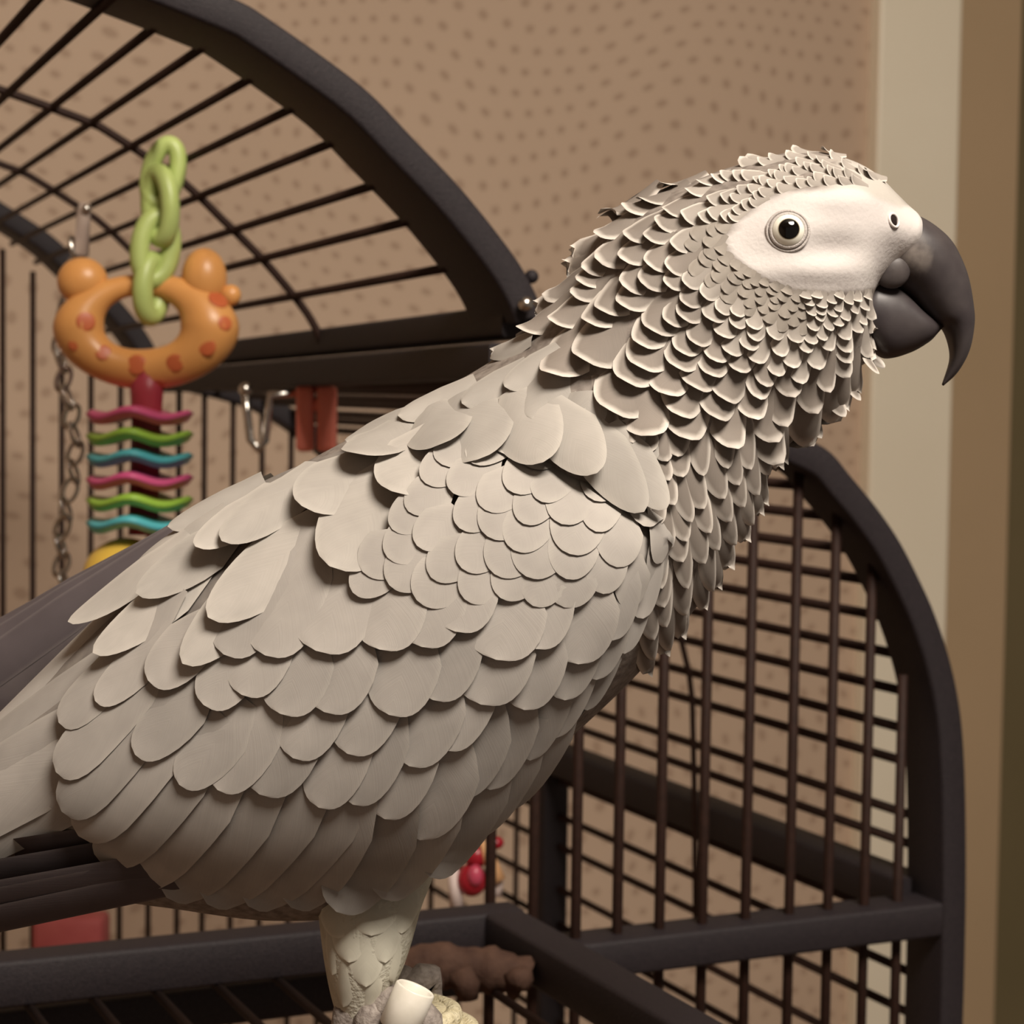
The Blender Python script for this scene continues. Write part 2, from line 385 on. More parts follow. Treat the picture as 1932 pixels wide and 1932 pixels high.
# long bars of the lid
for px, py in ((78, -10), (200, 5), (315, 52), (408, 102), (492, 158), (575, 222), (650, 288), (722, 360), (795, 438), (866, 516)):
    p = FP(px, py, 0.016)
    if px < 300: p = P(px, py, 0.745)
    s0 = min(range(len(fc)), key=lambda i: (fc[i]+e2*0.016-p).length)
    q = fc[s0]+fi[s0]*0.005+e2*(FD-0.006) if px >= 300 else p
    tube('bar', [q-e2f*(0.12 if px < 300 else 0.0), q+e2f*ed[2], q+e2f*ed[3]], 0.0020, M_bar, lid, 6)
hb = FP(992, 606, 0.010)
beam('hinge_beam', hb, hb+e2f*0.66, 0.0125, 0.020, M_frame, lid)
v, f = sphere_geo(FP(992, 574, -0.004), 0.0030, 16, 10); mesh_obj('hinge_screw', v, f, M_steel, lid)
v, f = sphere_geo(FP(1003, 522, 0.012), 0.0028, 12, 8); mesh_obj('lid_knob', v, f, M_frame, lid)

# landing platform folded down in front of the cage
plat = empty('landing_platform', 'dark tube framed landing platform folded down in front of the cage', 'platform')
cor = FP(936, 1752, -0.0168); lf = FP(-200, 1876, -0.0168); lf.z = cor.z+0.0
PL = 0.52
zc = cor.z
beam('back_tube', cor+e1*0.008, Vector((lf.x, lf.y, zc)), 0.0165, 0.0165, M_frame, plat)
beam('side_tube', cor-e2*0.008, cor-e2*PL, 0.0165, 0.0165, M_frame, plat)
lf2 = Vector((lf.x, lf.y, zc))
beam('side_tube', lf2-e2*0.008, lf2-e2*PL, 0.0165, 0.0165, M_frame, plat)
beam('front_tube', cor-e2*(PL-0.008)+e1*0.008, lf2-e2*(PL-0.008)-e1*0.008, 0.0165, 0.0165, M_frame, plat)
wl = (cor-lf2).length
nb = int(wl/0.021)
for i in range(1, nb):
    a = cor-e1*(wl*i/nb)-ez*0.009
    tube('bar', [a, a-e2*(PL*0.5), a-e2*PL], 0.0017, M_bar, plat, 6)
for i in range(1, 4):
    a = cor-e2*(PL*i/4)-ez*0.011
    tube('cross_bar', [a, a-e1*wl], 0.0022, M_bar, plat, 6)


# ------------------------------------------------------------------ the parrot
ZB = 0.50
parrot = empty('parrot', 'grey parrot with white face and black hooked beak standing in profile on a wrapped post', 'parrot')
def inpoly(x, y, poly):
    c = False; j = len(poly)-1
    for i in range(len(poly)):
        xi, yi = poly[i]; xj, yj = poly[j]
        if (yi > y) != (yj > y) and x < (xj-xi)*(y-yi)/(yj-yi)+xi: c = not c
        j = i
    return c
def polydist(x, y, poly):
    d = 1e9; n = len(poly)
    for i in range(n):
        ax, ay = poly[i]; bx, by = poly[(i+1) % n]; dx, dy = bx-ax, by-ay
        t = max(0, min(1, ((x-ax)*dx+(y-ay)*dy)/(dx*dx+dy*dy+1e-9))); d = min(d, math.hypot(x-ax-t*dx, y-ay-t*dy))
    return d if not inpoly(x, y, poly) else -d
FACE = [(1366, 456), (1380, 432), (1400, 410), (1435, 382), (1486, 361), (1540, 357), (1594, 352), (1625, 356), (1652, 372), (1699, 390), (1760, 380), (1760, 520), (1640, 545), (1625, 548), (1558, 550), (1504, 546), (1449, 527), (1406, 501), (1380, 478)]
FORE = [(1590, 300), (1640, 312), (1672, 345), (1712, 395), (1640, 372), (1570, 350)]
def smooth01(a, b, x):
    t = max(0, min(1, (x-a)/(b-a))); return t*t*(3-2*t)
# stations: back x,y  belly x,y  half width
BST = [(20, 1450, 110, 1660, .014), (90, 1375, 190, 1690, .020), (210, 1220, 330, 1712, .023), (335, 1065, 520, 1735, .027), (465, 935, 690, 1715, .031),
       (600, 860, 850, 1610, .034), (740, 785, 985, 1470, .037), (860, 722, 1110, 1360, .038), (955, 662, 1210, 1262, .038), (1012, 606, 1320, 1135, .036),
       (1046, 562, 1410, 985, .0325), (1076, 518, 1470, 860, .030), (1112, 458, 1535, 800, .029), (1165, 412, 1590, 745, .0285), (1245, 370, 1618, 700, .0275),
       (1335, 332, 1630, 655, .0268), (1425, 304, 1634, 618, .026), (1512, 288, 1638, 585, .0240), (1590, 302, 1644, 560, .0205), (1645, 328, 1655, 545, .0165),
       (1682, 362, 1672, 528, .0135), (1708, 388, 1692, 512, .0122), (1722, 401, 1710, 496, .0114), (1729, 410, 1720, 484, .0100)]
def loft(stations, nr, ns, zb, disp=None, half=False):
    rows = spline(stations, nr); vs = []; fs = []; pxs = []
    for r_ in rows:
        tx, ty, bx, by, w = r_
        for k in range(ns):
            a = 2*math.pi*k/ns
            x = (tx+bx)/2+(tx-bx)/2*math.cos(a); y = (ty+by)/2+(ty-by)/2*math.cos(a)
            # keep the outline's size the same at every depth
            off = w*math.sin(a); z = zb-off
            if disp:
                zn = zb-abs(off); xn, yn = 966+(x-966)*zb/zn, 966+(y-966)*zb/zn
                z -= disp(xn, yn, math.sin(a))*(1 if math.sin(a) > 0 else -1)
            vs.append(P(x, y, zb)+fw*(z-zb)); zn = zb-abs(z-zb); pxs.append((966+(x-966)*zb/zn, 966+(y-966)*zb/zn))
    for i in range(nr):
        for k in range(ns):
            fs.append((i*ns+k, i*ns+(k+1) % ns, (i+1)*ns+(k+1) % ns, (i+1)*ns+k))
    fs.append(tuple(range(ns-1, -1, -1))); fs.append(tuple(range(nr*ns, (nr+1)*ns)))
    return vs, fs, pxs
def proj(p):
    q = p-CAM; d = q.dot(fw); return 966+F*q.dot(rt)/d, 966-F*q.dot(up)/d, d
def head_disp(x, y, s):
    d = 0
    g = lambda cx, cy, rx, ry: math.exp(-(((x-cx)/rx)**2+((y-cy)/ry)**2))
    d += 0.0016*g(1487, 436, 62, 52)          # eyeball bulge
    d -= 0.0016*g(1575, 468, 55, 26)          # hollow in front of the eye
    d += 0.0014*g(1520, 512, 110, 22)         # cheek ridge
    d += 0.0012*g(1560, 375, 90, 22)          # brow
    d += 0.0012*g(1688, 432, 30, 34)          # cere swelling
    return d*abs(s)
bv, bf, bpx = loft(BST, 230, 112, ZB, head_disp)
body = mesh_obj('body', bv, bf, M_body, parrot)
at = body.data.attributes.new('face', 'FLOAT', 'POINT'); a2 = body.data.attributes.new('forehead', 'FLOAT', 'POINT')
fvals = []; ovals = []
for (x, y) in bpx:
    if x < 1250: fvals.append(0.0); ovals.append(0.0); continue
    fvals.append(1-smooth01(-7, 5, polydist(x, y, FACE)) if y > 300 else 0.0)
    ovals.append(1-smooth01(-8, 22, polydist(x, y, FORE)))
at.data.foreach_set('value', fvals); a2.data.foreach_set('value', ovals)

# folded near wing: a cupped shell over the flank
WST = [(-260, 1640, -200, 1700, .010, .012), (-120, 1480, -60, 1660, .016, .014), (0, 1352, 90, 1605, .022, .016), (100, 1262, 230, 1630, .028, .017), (200, 1150, 400, 1660, .033, .018), (300, 1040, 560, 1668, .037, .018),
       (420, 950, 680, 1655, .040, .018), (560, 880, 820, 1605, .0425, .018), (720, 830, 950, 1498, .0440, .017), (880, 815, 1075, 1376, .0435, .016),
       (1000, 850, 1160, 1256, .0415, .015), (1100, 905, 1203, 1150, .038, .013), (1175, 955, 1218, 1065, .034, .010), (1210, 985, 1222, 1020, .030, .006)]
wrow = spline(WST, 90); wv = []; wf = []; NS = 40
for r_ in wrow:
    tx, ty, bx, by, w, b_ = r_
    for k in range(NS+1):
        t = -1+2*k/NS; x = (tx+bx)/2+(bx-tx)/2*t; y = (ty+by)/2+(by-ty)/2*t
        off = w*math.sqrt(max(0, 1-t*t*0.92))+b_*(1+t)/2*0.55
        wv.append(P(x, y, ZB-off))
for i in range(len(wrow)-1):
    for k in range(NS):
        a = i*(NS+1)+k; wf.append((a, a+1, a+NS+2, a+NS+1))
# rim turned in towards the body, so the wing has depth
def rim(idx):
    base = len(wv)
    for i in idx:
        x, y, d = proj(wv[i]); wv.append(wv[i]+fw*0.010)
    for j in range(len(idx)-1): wf.append((idx[j], idx[j+1], base+j+1, base+j))
rim([len(wrow)*(NS+1)-1-k for k in range(NS+1)])
rim([i*(NS+1)+NS for i in range(len(wrow))])
rim([i*(NS+1) for i in range(len(wrow))])
wing = mesh_obj('wing', wv, wf, noisy('wing_underlayer_grey', (118, 111, 106), (140, 133, 126), 300, 0.75, 0.2), parrot)
far_shell = [v_-fw*(2*((v_-CAM).dot(fw)-ZB)) for v_ in wv]
mesh_obj('far_wing_shell', far_shell, [tuple(reversed(q)) for q in wf], wing.data.materials[0], parrot)
def mkbvh(*gs):
    v, f = join_geo([(list(a), list(b)) for a, b in gs]); return BVHTree.FromPolygons([tuple(q) for q in v], f)
bvh_body = mkbvh((bv, bf)); bvh_all = mkbvh((bv, bf), (wv[:len(wrow)*(NS+1)], [q for q in wf if max(q) < len(wrow)*(NS+1)]))
bvh_wing = mkbvh((wv[:len(wrow)*(NS+1)], [q for q in wf if max(q) < len(wrow)*(NS+1)]))
def hit(px, py, bvh):
    d = ray(px, py).normalized(); r_ = bvh.ray_cast(CAM, d)
    if r_[0] is None: return None, None
    n = r_[1].normalized()
    if n.dot(d) > 0: n = -n
    return r_[0], n
US = [0, .2, .4, .55, .66, .75, .83, .89, .94, .975, 1.0]; VS = [-1, -.82, -.45, 0, .45, .82, 1]
def feather_geo(pts, width, lift0, lift1, camber, bvh, rimpx, tip=0.55, root=0.55, zfall=None, taper=1.0, mirror=False, curl=0.0, clip=None, roll=0.0):
    """pts: pixel control points root..tip; width in pixels; returns verts, faces, attributes"""
    cp = spline(pts, 24) if len(pts) > 2 else None
    pos = []; nor = []; last = None
    for u in US:
        if cp: k = u*24; i = min(int(k), 23); x = cp[i][0]+(cp[i+1][0]-cp[i][0])*(k-i); y = cp[i][1]+(cp[i+1][1]-cp[i][1])*(k-i)
        else: x = pts[0][0]+(pts[1][0]-pts[0][0])*u; y = pts[0][1]+(pts[1][1]-pts[0][1])*u
        p, n = hit(x, y, bvh)
        pos.append((x, y, p)); nor.append(n)
    if clip is not None and pos[0][2] is not None and pos[-1][2] is None and len(pts) == 2:
        k = 1.0; L0 = math.hypot(pts[1][0]-pts[0][0], pts[1][1]-pts[0][1])
        while k > 0 and hit(pts[0][0]+(pts[1][0]-pts[0][0])*k, pts[0][1]+(pts[1][1]-pts[0][1])*k, bvh)[0] is None: k -= .04
        k2 = min(1.0, k+clip/L0)
        if k2 < .999:
            if k2 < .35: return None
            return feather_geo([pts[0], (pts[0][0]+(pts[1][0]-pts[0][0])*k2, pts[0][1]+(pts[1][1]-pts[0][1])*k2)], width, lift0, lift1, camber, bvh, rimpx, tip, root, zfall, taper, mirror, curl, None)
    good = [i for i in range(len(US)) if pos[i][2] is not None]
    if not good and zfall is None: return None
    out = []
    for i in range(len(US)):
        x, y, p = pos[i]
        if p is None:
            if good:
                j = min(good, key=lambda q: abs(q-i)); z = (pos[j][2]-CAM).dot(fw); n = nor[j]
            else: z = zfall; n = -fw
            if zfall is not None and not good: z = zfall
            out.append((P(x, y, z), n))
        else: out.append((p, nor[i]))
    # smooth normals
    ns_ = []
    for i in range(len(out)):
        s = Vector((0, 0, 0))
        for j in range(max(0, i-2), min(len(out), i+3)): s += out[j][1]
        s = s.normalized()*0.8 - fw*0.2
        ns_.append(s.normalized())
    vs = []; ed_ = []; al_ = []; ac_ = []
    L_ = sum((Vector((pos[i+1][0]-pos[i][0], pos[i+1][1]-pos[i][1]))).length for i in range(len(US)-1))
    for i, u in enumerate(US):
        p, n = out[i]; n = ns_[i]
        t = (out[min(i+1, len(out)-1)][0]-out[max(i-1, 0)][0]).normalized()
        s = t.cross(n).normalized(); z = (p-CAM).dot(fw)
        hw = root+(1-root)*smooth01(0, .4, u)
        if u > tip: hw *= math.sqrt(max(0.0004, 1-((u-tip)/(1-tip))**2.0))**taper
        hwp = width/2*hw; hwm = hwp*z/F
        lf_ = lift0+(lift1-lift0)*u*u+curl*max(0, u-.7)**2
        rs = roll if s.dot(rt) > 0 else -roll
        for v in VS:
            vs.append(p+s*(v*hwm)+n*(lf_-camber*v*v*hwm+rs*v*hwm))
            ed_.append(min((1-abs(v))*max(hwp, 0.3*width/2), (1-u)*L_+0.0)/rimpx); al_.append(u); ac_.append(v)
    m = len(VS); fs = []
    for i in range(len(US)-1):
        for k in range(m-1): fs.append((i*m+k, i*m+k+1, (i+1)*m+k+1, (i+1)*m+k))
    return vs, fs, ed_, al_, ac_
def set_attrs(o, ed_, al_, ac_, ti_):
    for nm, vals in (('edge', ed_), ('along', al_), ('across', ac_), ('tint', ti_)):
        a = o.data.attributes.new(nm, 'FLOAT', 'POINT'); a.data.foreach_set('value', vals)
def feather(name, parent, mat, pts, width, l0=.0004, l1=.002, camber=.18, bvh=None, rimpx=10, tint=None, **kw):
    g = feather_geo(pts, width, l0, l1, camber, bvh or bvh_all, rimpx, **kw)
    if not g: return None
    vs, fs, e, a, c = g
    tv = random.random() if tint is None else tint
    o = mesh_obj(name, vs, fs, mat, parent)
    set_attrs(o, e, a, c, [tv]*len(vs)); add_stuff(mat, g, tv, True)
    return o

# ---- direction field of the plumage
DIRS = [(1620, 300, -.9, -.3), (1520, 290, -.95, -.05), (1400, 320, -.92, .15), (1250, 380, -.85, .5), (1120, 470, -.78, .62), (1060, 560, -.7, .7), (1200, 600, -.62, .78), (1150, 720, -.6, .8), (1350, 700, -.4, .92),
        (1300, 800, -.25, .97), (1480, 760, -.12, 1), (1600, 680, -.05, 1), (1560, 600, -.25, .97), (1640, 640, .0, 1), (1420, 560, -.5, .86), (1330, 500, -.72, .7), (1300, 430, -.88, .45),
        (1440, 880, .05, 1), (1330, 930, .25, .97), (1380, 1000, .15, 1), (1280, 1100, -.05, 1), (1250, 1000, .1, 1), (1170, 880, .55, .83), (1080, 820, .5, .85), (1000, 740, -.3, .95), (960, 680, -.8, .6), (1220, 850, .3, .95)]
def dirat(x, y):
    sx = sy = 0
    for a, b, c, d in DIRS:
        w = 1/((x-a)**2+(y-b)**2+400)**1.5; sx += c*w; sy += d*w
    l = math.hypot(sx, sy); return sx/l, sy/l
NECK = [(1655, 330), (1628, 300), (1580, 284), (1520, 272), (1440, 290), (1330, 318), (1240, 358), (1160, 400), (1105, 445), (1070, 500), (1036, 560), (1000, 620), (1020, 680), (1110, 752), (1230, 806), (1330, 838), (1440, 840), (1540, 806), (1606, 745), (1630, 700), (1640, 650), (1642, 590), (1636, 552), (1558, 556), (1504, 552), (1446, 533), (1400, 507), (1360, 456), (1390, 408), (1435, 374), (1486, 352), (1540, 347), (1605, 342)]
CHEST = [(1060, 800), (1230, 800), (1330, 830), (1440, 838), (1478, 840), (1470, 900), (1440, 965), (1405, 1040), (1355, 1115), (1285, 1195), (1215, 1262), (1225, 1130), (1232, 1040), (1215, 965), (1150, 885)]
def spacing(x, y):
    d = math.hypot(x-1530, y-450)
    s = 11+(d-150)*0.098
    cap = 40-14*smooth01(1230, 1100, x)*smooth01(680, 560, y)
    return max(10.5, min(cap, s))
pts = []
def scatter(poly, sfun, aniso, n, seed):
    rnd = random.Random(seed); xs = [p[0] for p in poly]; ys = [p[1] for p in poly]; acc = []; grid = {}
    G = 60
    for _ in range(n):
        x = rnd.uniform(min(xs), max(xs)); y = rnd.uniform(min(ys), max(ys))
        if not inpoly(x, y, poly): continue
        s = sfun(x, y); dx, dy = dirat(x, y); ok = True
        gx, gy = int(x//G), int(y//G)
        for i in (-2, -1, 0, 1, 2):
            for j in (-2, -1, 0, 1, 2):
                for (a, b) in grid.get((gx+i, gy+j), ()):
                    u = (a-x)*dx+(b-y)*dy; v = (-(a-x)*dy+(b-y)*dx)/aniso
                    if u*u+v*v < s*s: ok = False; break
                if not ok: break
            if not ok: break
        if ok: acc.append((x, y)); grid.setdefault((gx, gy), []).append((x, y))
    return acc
neck = scatter(NECK, spacing, 1.9, 30000, 3)
items = []
for x, y in neck:
    s = spacing(x, y); dx, dy = dirat(x, y); j = random.uniform(-.13, .13); dx, dy = dx-dy*j, dy+dx*j
    tipp = (x+dx*s*.75, y+dy*s*.75); L_ = s*3.0
    back = 0.0
    while back < L_:
        if inpoly(x-dx*back, y-dy*back, FACE): break
        back += 2
    if back < s*.3: continue
    rootp = (x-dx*back, y-dy*back)
    cheek = (1270 < x < 1520 and y > 430 and polydist(x, y, FACE) < 78 and y < 640 and x-y < 1000)
    crown = math.hypot(x-1530, y-450) < 255 and not cheek
    items.append((s, rootp, tipp, cheek, crown))
items.sort(key=lambda q: -q[0])
stuff = {}
def add_stuff(key, g, tint, mirror=False):
    vs, fs, e, a, c = g
    if mirror:
        vs = [v-fw*(2*((v-CAM).dot(fw)-ZB)) for v in vs]; fs = [tuple(reversed(q)) for q in fs]
    S = stuff.setdefault(key, ([], [], [], [], [], [])); k = len(S[0])
    S[0].extend(vs); S[1].extend([tuple(i+k for i in q) for q in fs]); S[2].extend(e); S[3].extend(a); S[4].extend(c); S[5].extend([tint]*len(vs))
nk = 0
for s, rp, tp, cheek, crown in items:
    mat = M_fcheek if cheek else (M_fcrown if crown else M_fneck)
    wd_ = s*random.uniform(2.5, 3.2); l1 = (0.0009 if cheek else 0.0015)*s/20+0.0003
    g = feather_geo([rp, tp], wd_, .0001, l1, .30, bvh_body, max(4.5, s*.46), tip=.5, root=.6, taper=.8, curl=(0 if cheek else .012*s/20), clip=4)
    if not g: continue
    ti = random.random()
    if nk < 290 and not cheek:
        o = mesh_obj('neck_feather', g[0], g[1], mat, parrot); set_attrs(o, g[2], g[3], g[4], [ti]*len(g[0])); nk += 1
    else: add_stuff(mat, g, ti)
    add_stuff(mat, g, ti, True)
# breast
chest = scatter(CHEST, lambda x, y: 33, 0.95, 9000, 5)
chest.sort(key=lambda p: -p[1])
for x, y in chest:
    dx, dy = dirat(x, y); L_ = random.uniform(110, 140); w_ = random.uniform(48, 64)
    tp = (x+dx*38, y+dy*38); rp = (x-dx*(L_-38), y-dy*(L_-38))
    g = feather_geo([rp, tp], w_, .0002, .0024, .34, bvh_body, 13, tip=.5, root=.5, clip=10)
    if not g: continue
    ti = random.random(); o = mesh_obj('breast_feather', g[0], g[1], M_fchest, parrot); set_attrs(o, g[2], g[3], g[4], [ti]*len(g[0]))
    add_stuff(M_fchest, g, ti, True)
# ---- cape and back feathers (root, tip, width)
BACK = [((1010, 640), (900, 690), 70), ((1060, 660), (960, 742), 80), ((960, 650), (820, 728), 70), ((880, 690), (720, 782), 80), ((800, 735), (620, 822), 90), ((700, 790), (545, 862), 84), ((620, 825), (470, 892), 84),
        ((900, 720), (760, 800), 90), ((1000, 690), (880, 775), 90), ((820, 770), (660, 850), 110), ((560, 870), (395, 962), 100), ((500, 905), (330, 1008), 90), ((430, 960), (270, 1075), 90),
        ((1050, 700), (1010, 800), 110), ((1110, 740), (1110, 850), 110), ((1190, 790), (1215, 880), 90)]
BACK2 = [((470, 980), (290, 1140), 120), ((420, 1040), (210, 1250), 110), ((560, 1020), (370, 1260), 130), ((360, 1010), (170, 1200), 90), ((720, 850), (590, 985), 190), ((860, 800), (752, 958), 190), ((800, 850), (640, 1086), 220), ((600, 880), (446, 1048), 130), ((640, 960), (420, 1180), 150), ((520, 920), (400, 1060), 110), ((880, 745), (915, 888), 170), ((970, 740), (1032, 886), 140), ((1040, 760), (1120, 900), 120), ((1090, 780), (1195, 962), 110), ((1150, 800), (1232, 955), 90), ((760, 800), (690, 900), 150), ((820, 770), (850, 868), 140)]
for i, (r_, t_, w_) in enumerate(BACK2):
    feather('back_feather', parrot, M_fback, [r_, t_], w_, .0016, .0068+.0001*i, .13, bvh_all, 22, tip=.4, root=.4)
for i, (r_, t_, w_) in enumerate(BACK):
    feather('back_feather', parrot, M_fback, [r_, t_], w_, .0012, .0026+.0002*(i % 3), .26, bvh_all, 14, tip=.5, root=.6, clip=10)
# ---- wing rows; drawn from the lowest layer up
def row(lst, mat, l0, l1, dirx, diry, length, rimpx=16, tip=.45, camber=.09, bv_=None):
    for (x, y, w_) in lst:
        L_ = length*random.uniform(.95, 1.05); q_ = smooth01(520, 300, x) if x > 0 else 0; dx, dy = dirx+(-.66-dirx)*q_, diry+(.75-diry)*q_; l = math.hypot(dx, dy); dx /= l; dy /= l
        feather('wing_feather', wing, mat, [(x-dx*L_, y-dy*L_), (x-dx*L_*.5+dy*L_*.03, y-dy*L_*.5-dx*L_*.03), (x, y)], w_*1.12, l0, l1, camber, bv_ or bvh_wing, rimpx, tip=tip, root=.45, roll=.13)
# dark primaries under the secondaries
for r_, t_, w_ in (((500, 1650), (-160, 1790), 80), ((480, 1640), (-160, 1760), 100), ((470, 1630), (-160, 1742), 90), ((430, 1600), (-160, 1700), 90), ((350, 1590), (-170, 1660), 90), ((300, 1560), (-180, 1640), 80)):
    feather('flight_feather', wing, M_fdark, [r_, t_], w_, -.003, -.003, .12, bvh_wing, 12, tip=.8, root=.9)
# pale outer feathers running off past the tail
for r_, t_, w_ in (((330, 1040), (-190, 1560), 90), ((300, 1180), (-170, 1520), 110), ((260, 1300), (-190, 1570), 120), ((230, 1390), (-190, 1610), 120), ((230, 1460), (-190, 1650), 110)):
    feather('wing_feather', wing, M_fwing, [r_, t_], w_, .0002, .0010, .2, bvh_wing, 14, tip=.85, root=.8)
row([(322, 1668, 120), (396, 1680, 120), (472, 1684, 120), (254, 1646, 110), (203, 1608, 105), (160, 1560, 105), (130, 1520, 100), (121, 1455, 95), (128, 1370, 95)], M_fwing, .0030, .0036, -.66, .75, 330, tip=.72)
row([(552, 1684, 120), (632, 1692, 130), (715, 1668, 120), (800, 1630, 120), (868, 1566, 110), (935, 1510, 100)], M_fwing, .0033, .0040, -.5, .86, 260, tip=.66)
row([(350, 1470, 100), (270, 1420, 100), (420, 1478, 110), (497, 1484, 140), (605, 1506, 110), (668, 1500, 110), (724, 1524, 110), (785, 1560, 130), (560, 1420, 120), (660, 1410, 120), (770, 1430, 120), (835, 1400, 110), (852, 1486, 118), (909, 1468, 105), (982, 1412, 90), (1030, 1370, 85), (1085, 1320, 80), (200, 1330, 90)], M_fwing, .0029, .0045, -.33, .94, 200)
row([(300, 1290, 110), (400, 1330, 110), (470, 1310, 120), (540, 1342, 130), (620, 1337, 130), (737, 1339, 125), (816, 1310, 120), (900, 1314, 140), (975, 1320, 110), (1045, 1300, 100), (1100, 1262, 95), (1148, 1215, 85)], M_fwing, .0034, .0051, -.26, .96, 170)
row([(440, 1240, 120), (515, 1240, 130), (608, 1230, 150)], M_fwing, .0024, .0056, -.3, .95, 260, tip=.62)
row([(724, 1225, 130), (800, 1218, 120), (860, 1190, 120), (930, 1234, 145), (1000, 1212, 110), (1070, 1234, 125), (1128, 1190, 90), (1176, 1152, 85)], M_fwing, .0038, .0056, -.18, .98, 150)
les = scatter([(830, 900), (960, 870), (1060, 880), (1150, 940), (1205, 985), (1216, 1050), (1200, 1110), (1100, 1130), (1000, 1130), (880, 1120), (780, 1130), (690, 1110), (760, 1010)], lambda x, y: 38, 1.3, 6000, 9)
les.sort(key=lambda p: -p[1])
for x, y in les:
    a = smooth01(800, 1200, x); dx, dy = -.75+.65*a, .66+.3*a
    feather('wing_feather', wing, M_fwing, [(x-dx*75, y-dy*75), (x+dx*25, y+dy*25)], random.uniform(88, 108), .0046+.0016*(1130-y)/250, .0051+.0016*(1130-y)/250, .06, bvh_wing, 24, tip=.4, root=.45, tint=random.uniform(.45, .7))
# ---- thigh feathers and legs
ZN = ZB-0.006
def leg(zc, name):
    st = [(590, 1610, 830, 1580, .006), (592, 1660, 818, 1650, .009), (600, 1720, 795, 1712, .0120), (608, 1785, 776, 1780, .0130), (617, 1840, 758, 1832, .0118), (627, 1885, 735, 1875, .0095), (640, 1925, 712, 1915, .0075), (650, 1950, 704, 1946, .0065)]
    rows = spline(st, 40); vs = []; fs = []; ns = 28
    for tx, ty, bx, by, w in rows:
        for k in range(ns):
            a = 2*math.pi*k/ns
            vs.append(P((tx+bx)/2+(tx-bx)/2*math.cos(a), (ty+by)/2+(ty-by)/2*math.cos(a), ZN)+fw*(zc-ZN-w*math.sin(a)))
    for i in range(40):
        for k in range(ns): fs.append((i*ns+k, i*ns+(k+1) % ns, (i+1)*ns+(k+1) % ns, (i+1)*ns+k))
    fs.append(tuple(range(ns-1, -1, -1))); fs.append(tuple(range(40*ns, 41*ns)))
    o = mesh_obj('thigh', vs, fs, M_thigh, parrot)
    b = BVHTree.FromPolygons([tuple(q) for q in vs], fs)
    if zc < ZB:
        rnd = random.Random(4)
        for x, y, w_, L_ in ((640, 1770, 90, 80), (700, 1765, 100, 90), (755, 1760, 80, 90), (660, 1815, 80, 90), (725, 1815, 70, 90), (630, 1838, 46, 90), (690, 1860, 66, 90), (740, 1850, 40, 80), (650, 1898, 44, 80), (700, 1900, 46, 80)):
            dx = (672-x)*.0016
            g = feather_geo([(x-dx*L_, y-L_), (x, y)], w_, .0001, .0006, .3, b, 12, tip=.4, root=.7)
            if g:
                f_ = mesh_obj('thigh_feather', g[0], g[1], M_fleg, o); set_attrs(f_, g[2], g[3], g[4], [.5]*len(g[0]))
    return o
M_thigh = noisy('thigh_down_cream', (196, 192, 176), (214, 210, 194), 250, 0.85, 0.15, bump=0.5, bscale=800)
leg(ZN, 'near'); leg(ZB+0.022, 'far')
# ---- plumage too fine to take apart, and the plumage of the far side
names = {M_fneck: 'neck_plumage', M_fcrown: 'crown_plumage', M_fcheek: 'cheek_plumage', M_fchest: 'breast_plumage', M_fwing: 'far_wing_plumage', M_fback: 'far_back_plumage', M_fdark: 'far_flight_plumage'}
for mat, S in stuff.items():
    o = mesh_obj(names[mat], S[0], S[1], mat, parrot); set_attrs(o, S[2], S[3], S[4], S[5]); o['kind'] = 'stuff'
# dark bristles under the chin
for r_, t_, w_ in (((1628, 660), (1652, 704), 26), ((1640, 668), (1668, 694), 18), ((1600, 715), (1618, 752), 30), ((1570, 745), (1590, 782), 36), ((1530, 780), (1545, 822), 40)):
    g = feather_geo([r_, t_], w_, 0, .001, .3, bvh_body, 10, zfall=ZB-.004, tip=.4)
    if g: o = mesh_obj('chin_feather', g[0], g[1], M_fneck, parrot); set_attrs(o, g[2], g[3], g[4], [.3]*len(g[0]))
# ---- eye
ep, en = hit(1487, 435, bvh_body)
ER = 0.0046
en = (en*0.35-fw*0.65).normalized(); ex = en.cross(up).normalized(); ey = en.cross(ex).normalized()
ec = ep-en*(ER*0.50)
ev, ef = sphere_geo(ec, ER, 40, 30, (ex, ey, en))
M_iris, nt, b_ = new_mat('pale_iris', 0.06, 0.6)
ga = N(nt, 'ShaderNodeAttribute', attribute_name='polar')
nt.links.new(ramp(nt, ga.outputs['Fac'], [(0.0, lin((5, 4, 4))), (0.48, lin((8, 6, 5))), (0.51, lin((150, 140, 118))), (0.56, lin((244, 240, 226))), (0.80, lin((240, 236, 222))), (0.90, lin((120, 112, 102)))]), b_.inputs['Base Color'])
eye = mesh_obj('eye', ev, ef, M_iris, parrot)
pa = eye.data.attributes.new('polar', 'FLOAT', 'POINT'); pa.data.foreach_set('value', [min(1, math.acos(max(-1, min(1, (v-ec).normalized().dot(en))))/R(62)) for v in ev])
for rr, th, dz, nm in ((0.00392, .00050, ER*.50, 'eyelid'), (0.0048, .00036, ER*.40, 'eye_ring')):
    pth = [ec+en*dz+ex*(rr*math.cos(q*2*math.pi/40))+ey*(rr*.97*math.sin(q*2*math.pi/40)) for q in range(40)]
    tube(nm, pth, th, M_skin, parrot, 8, True)
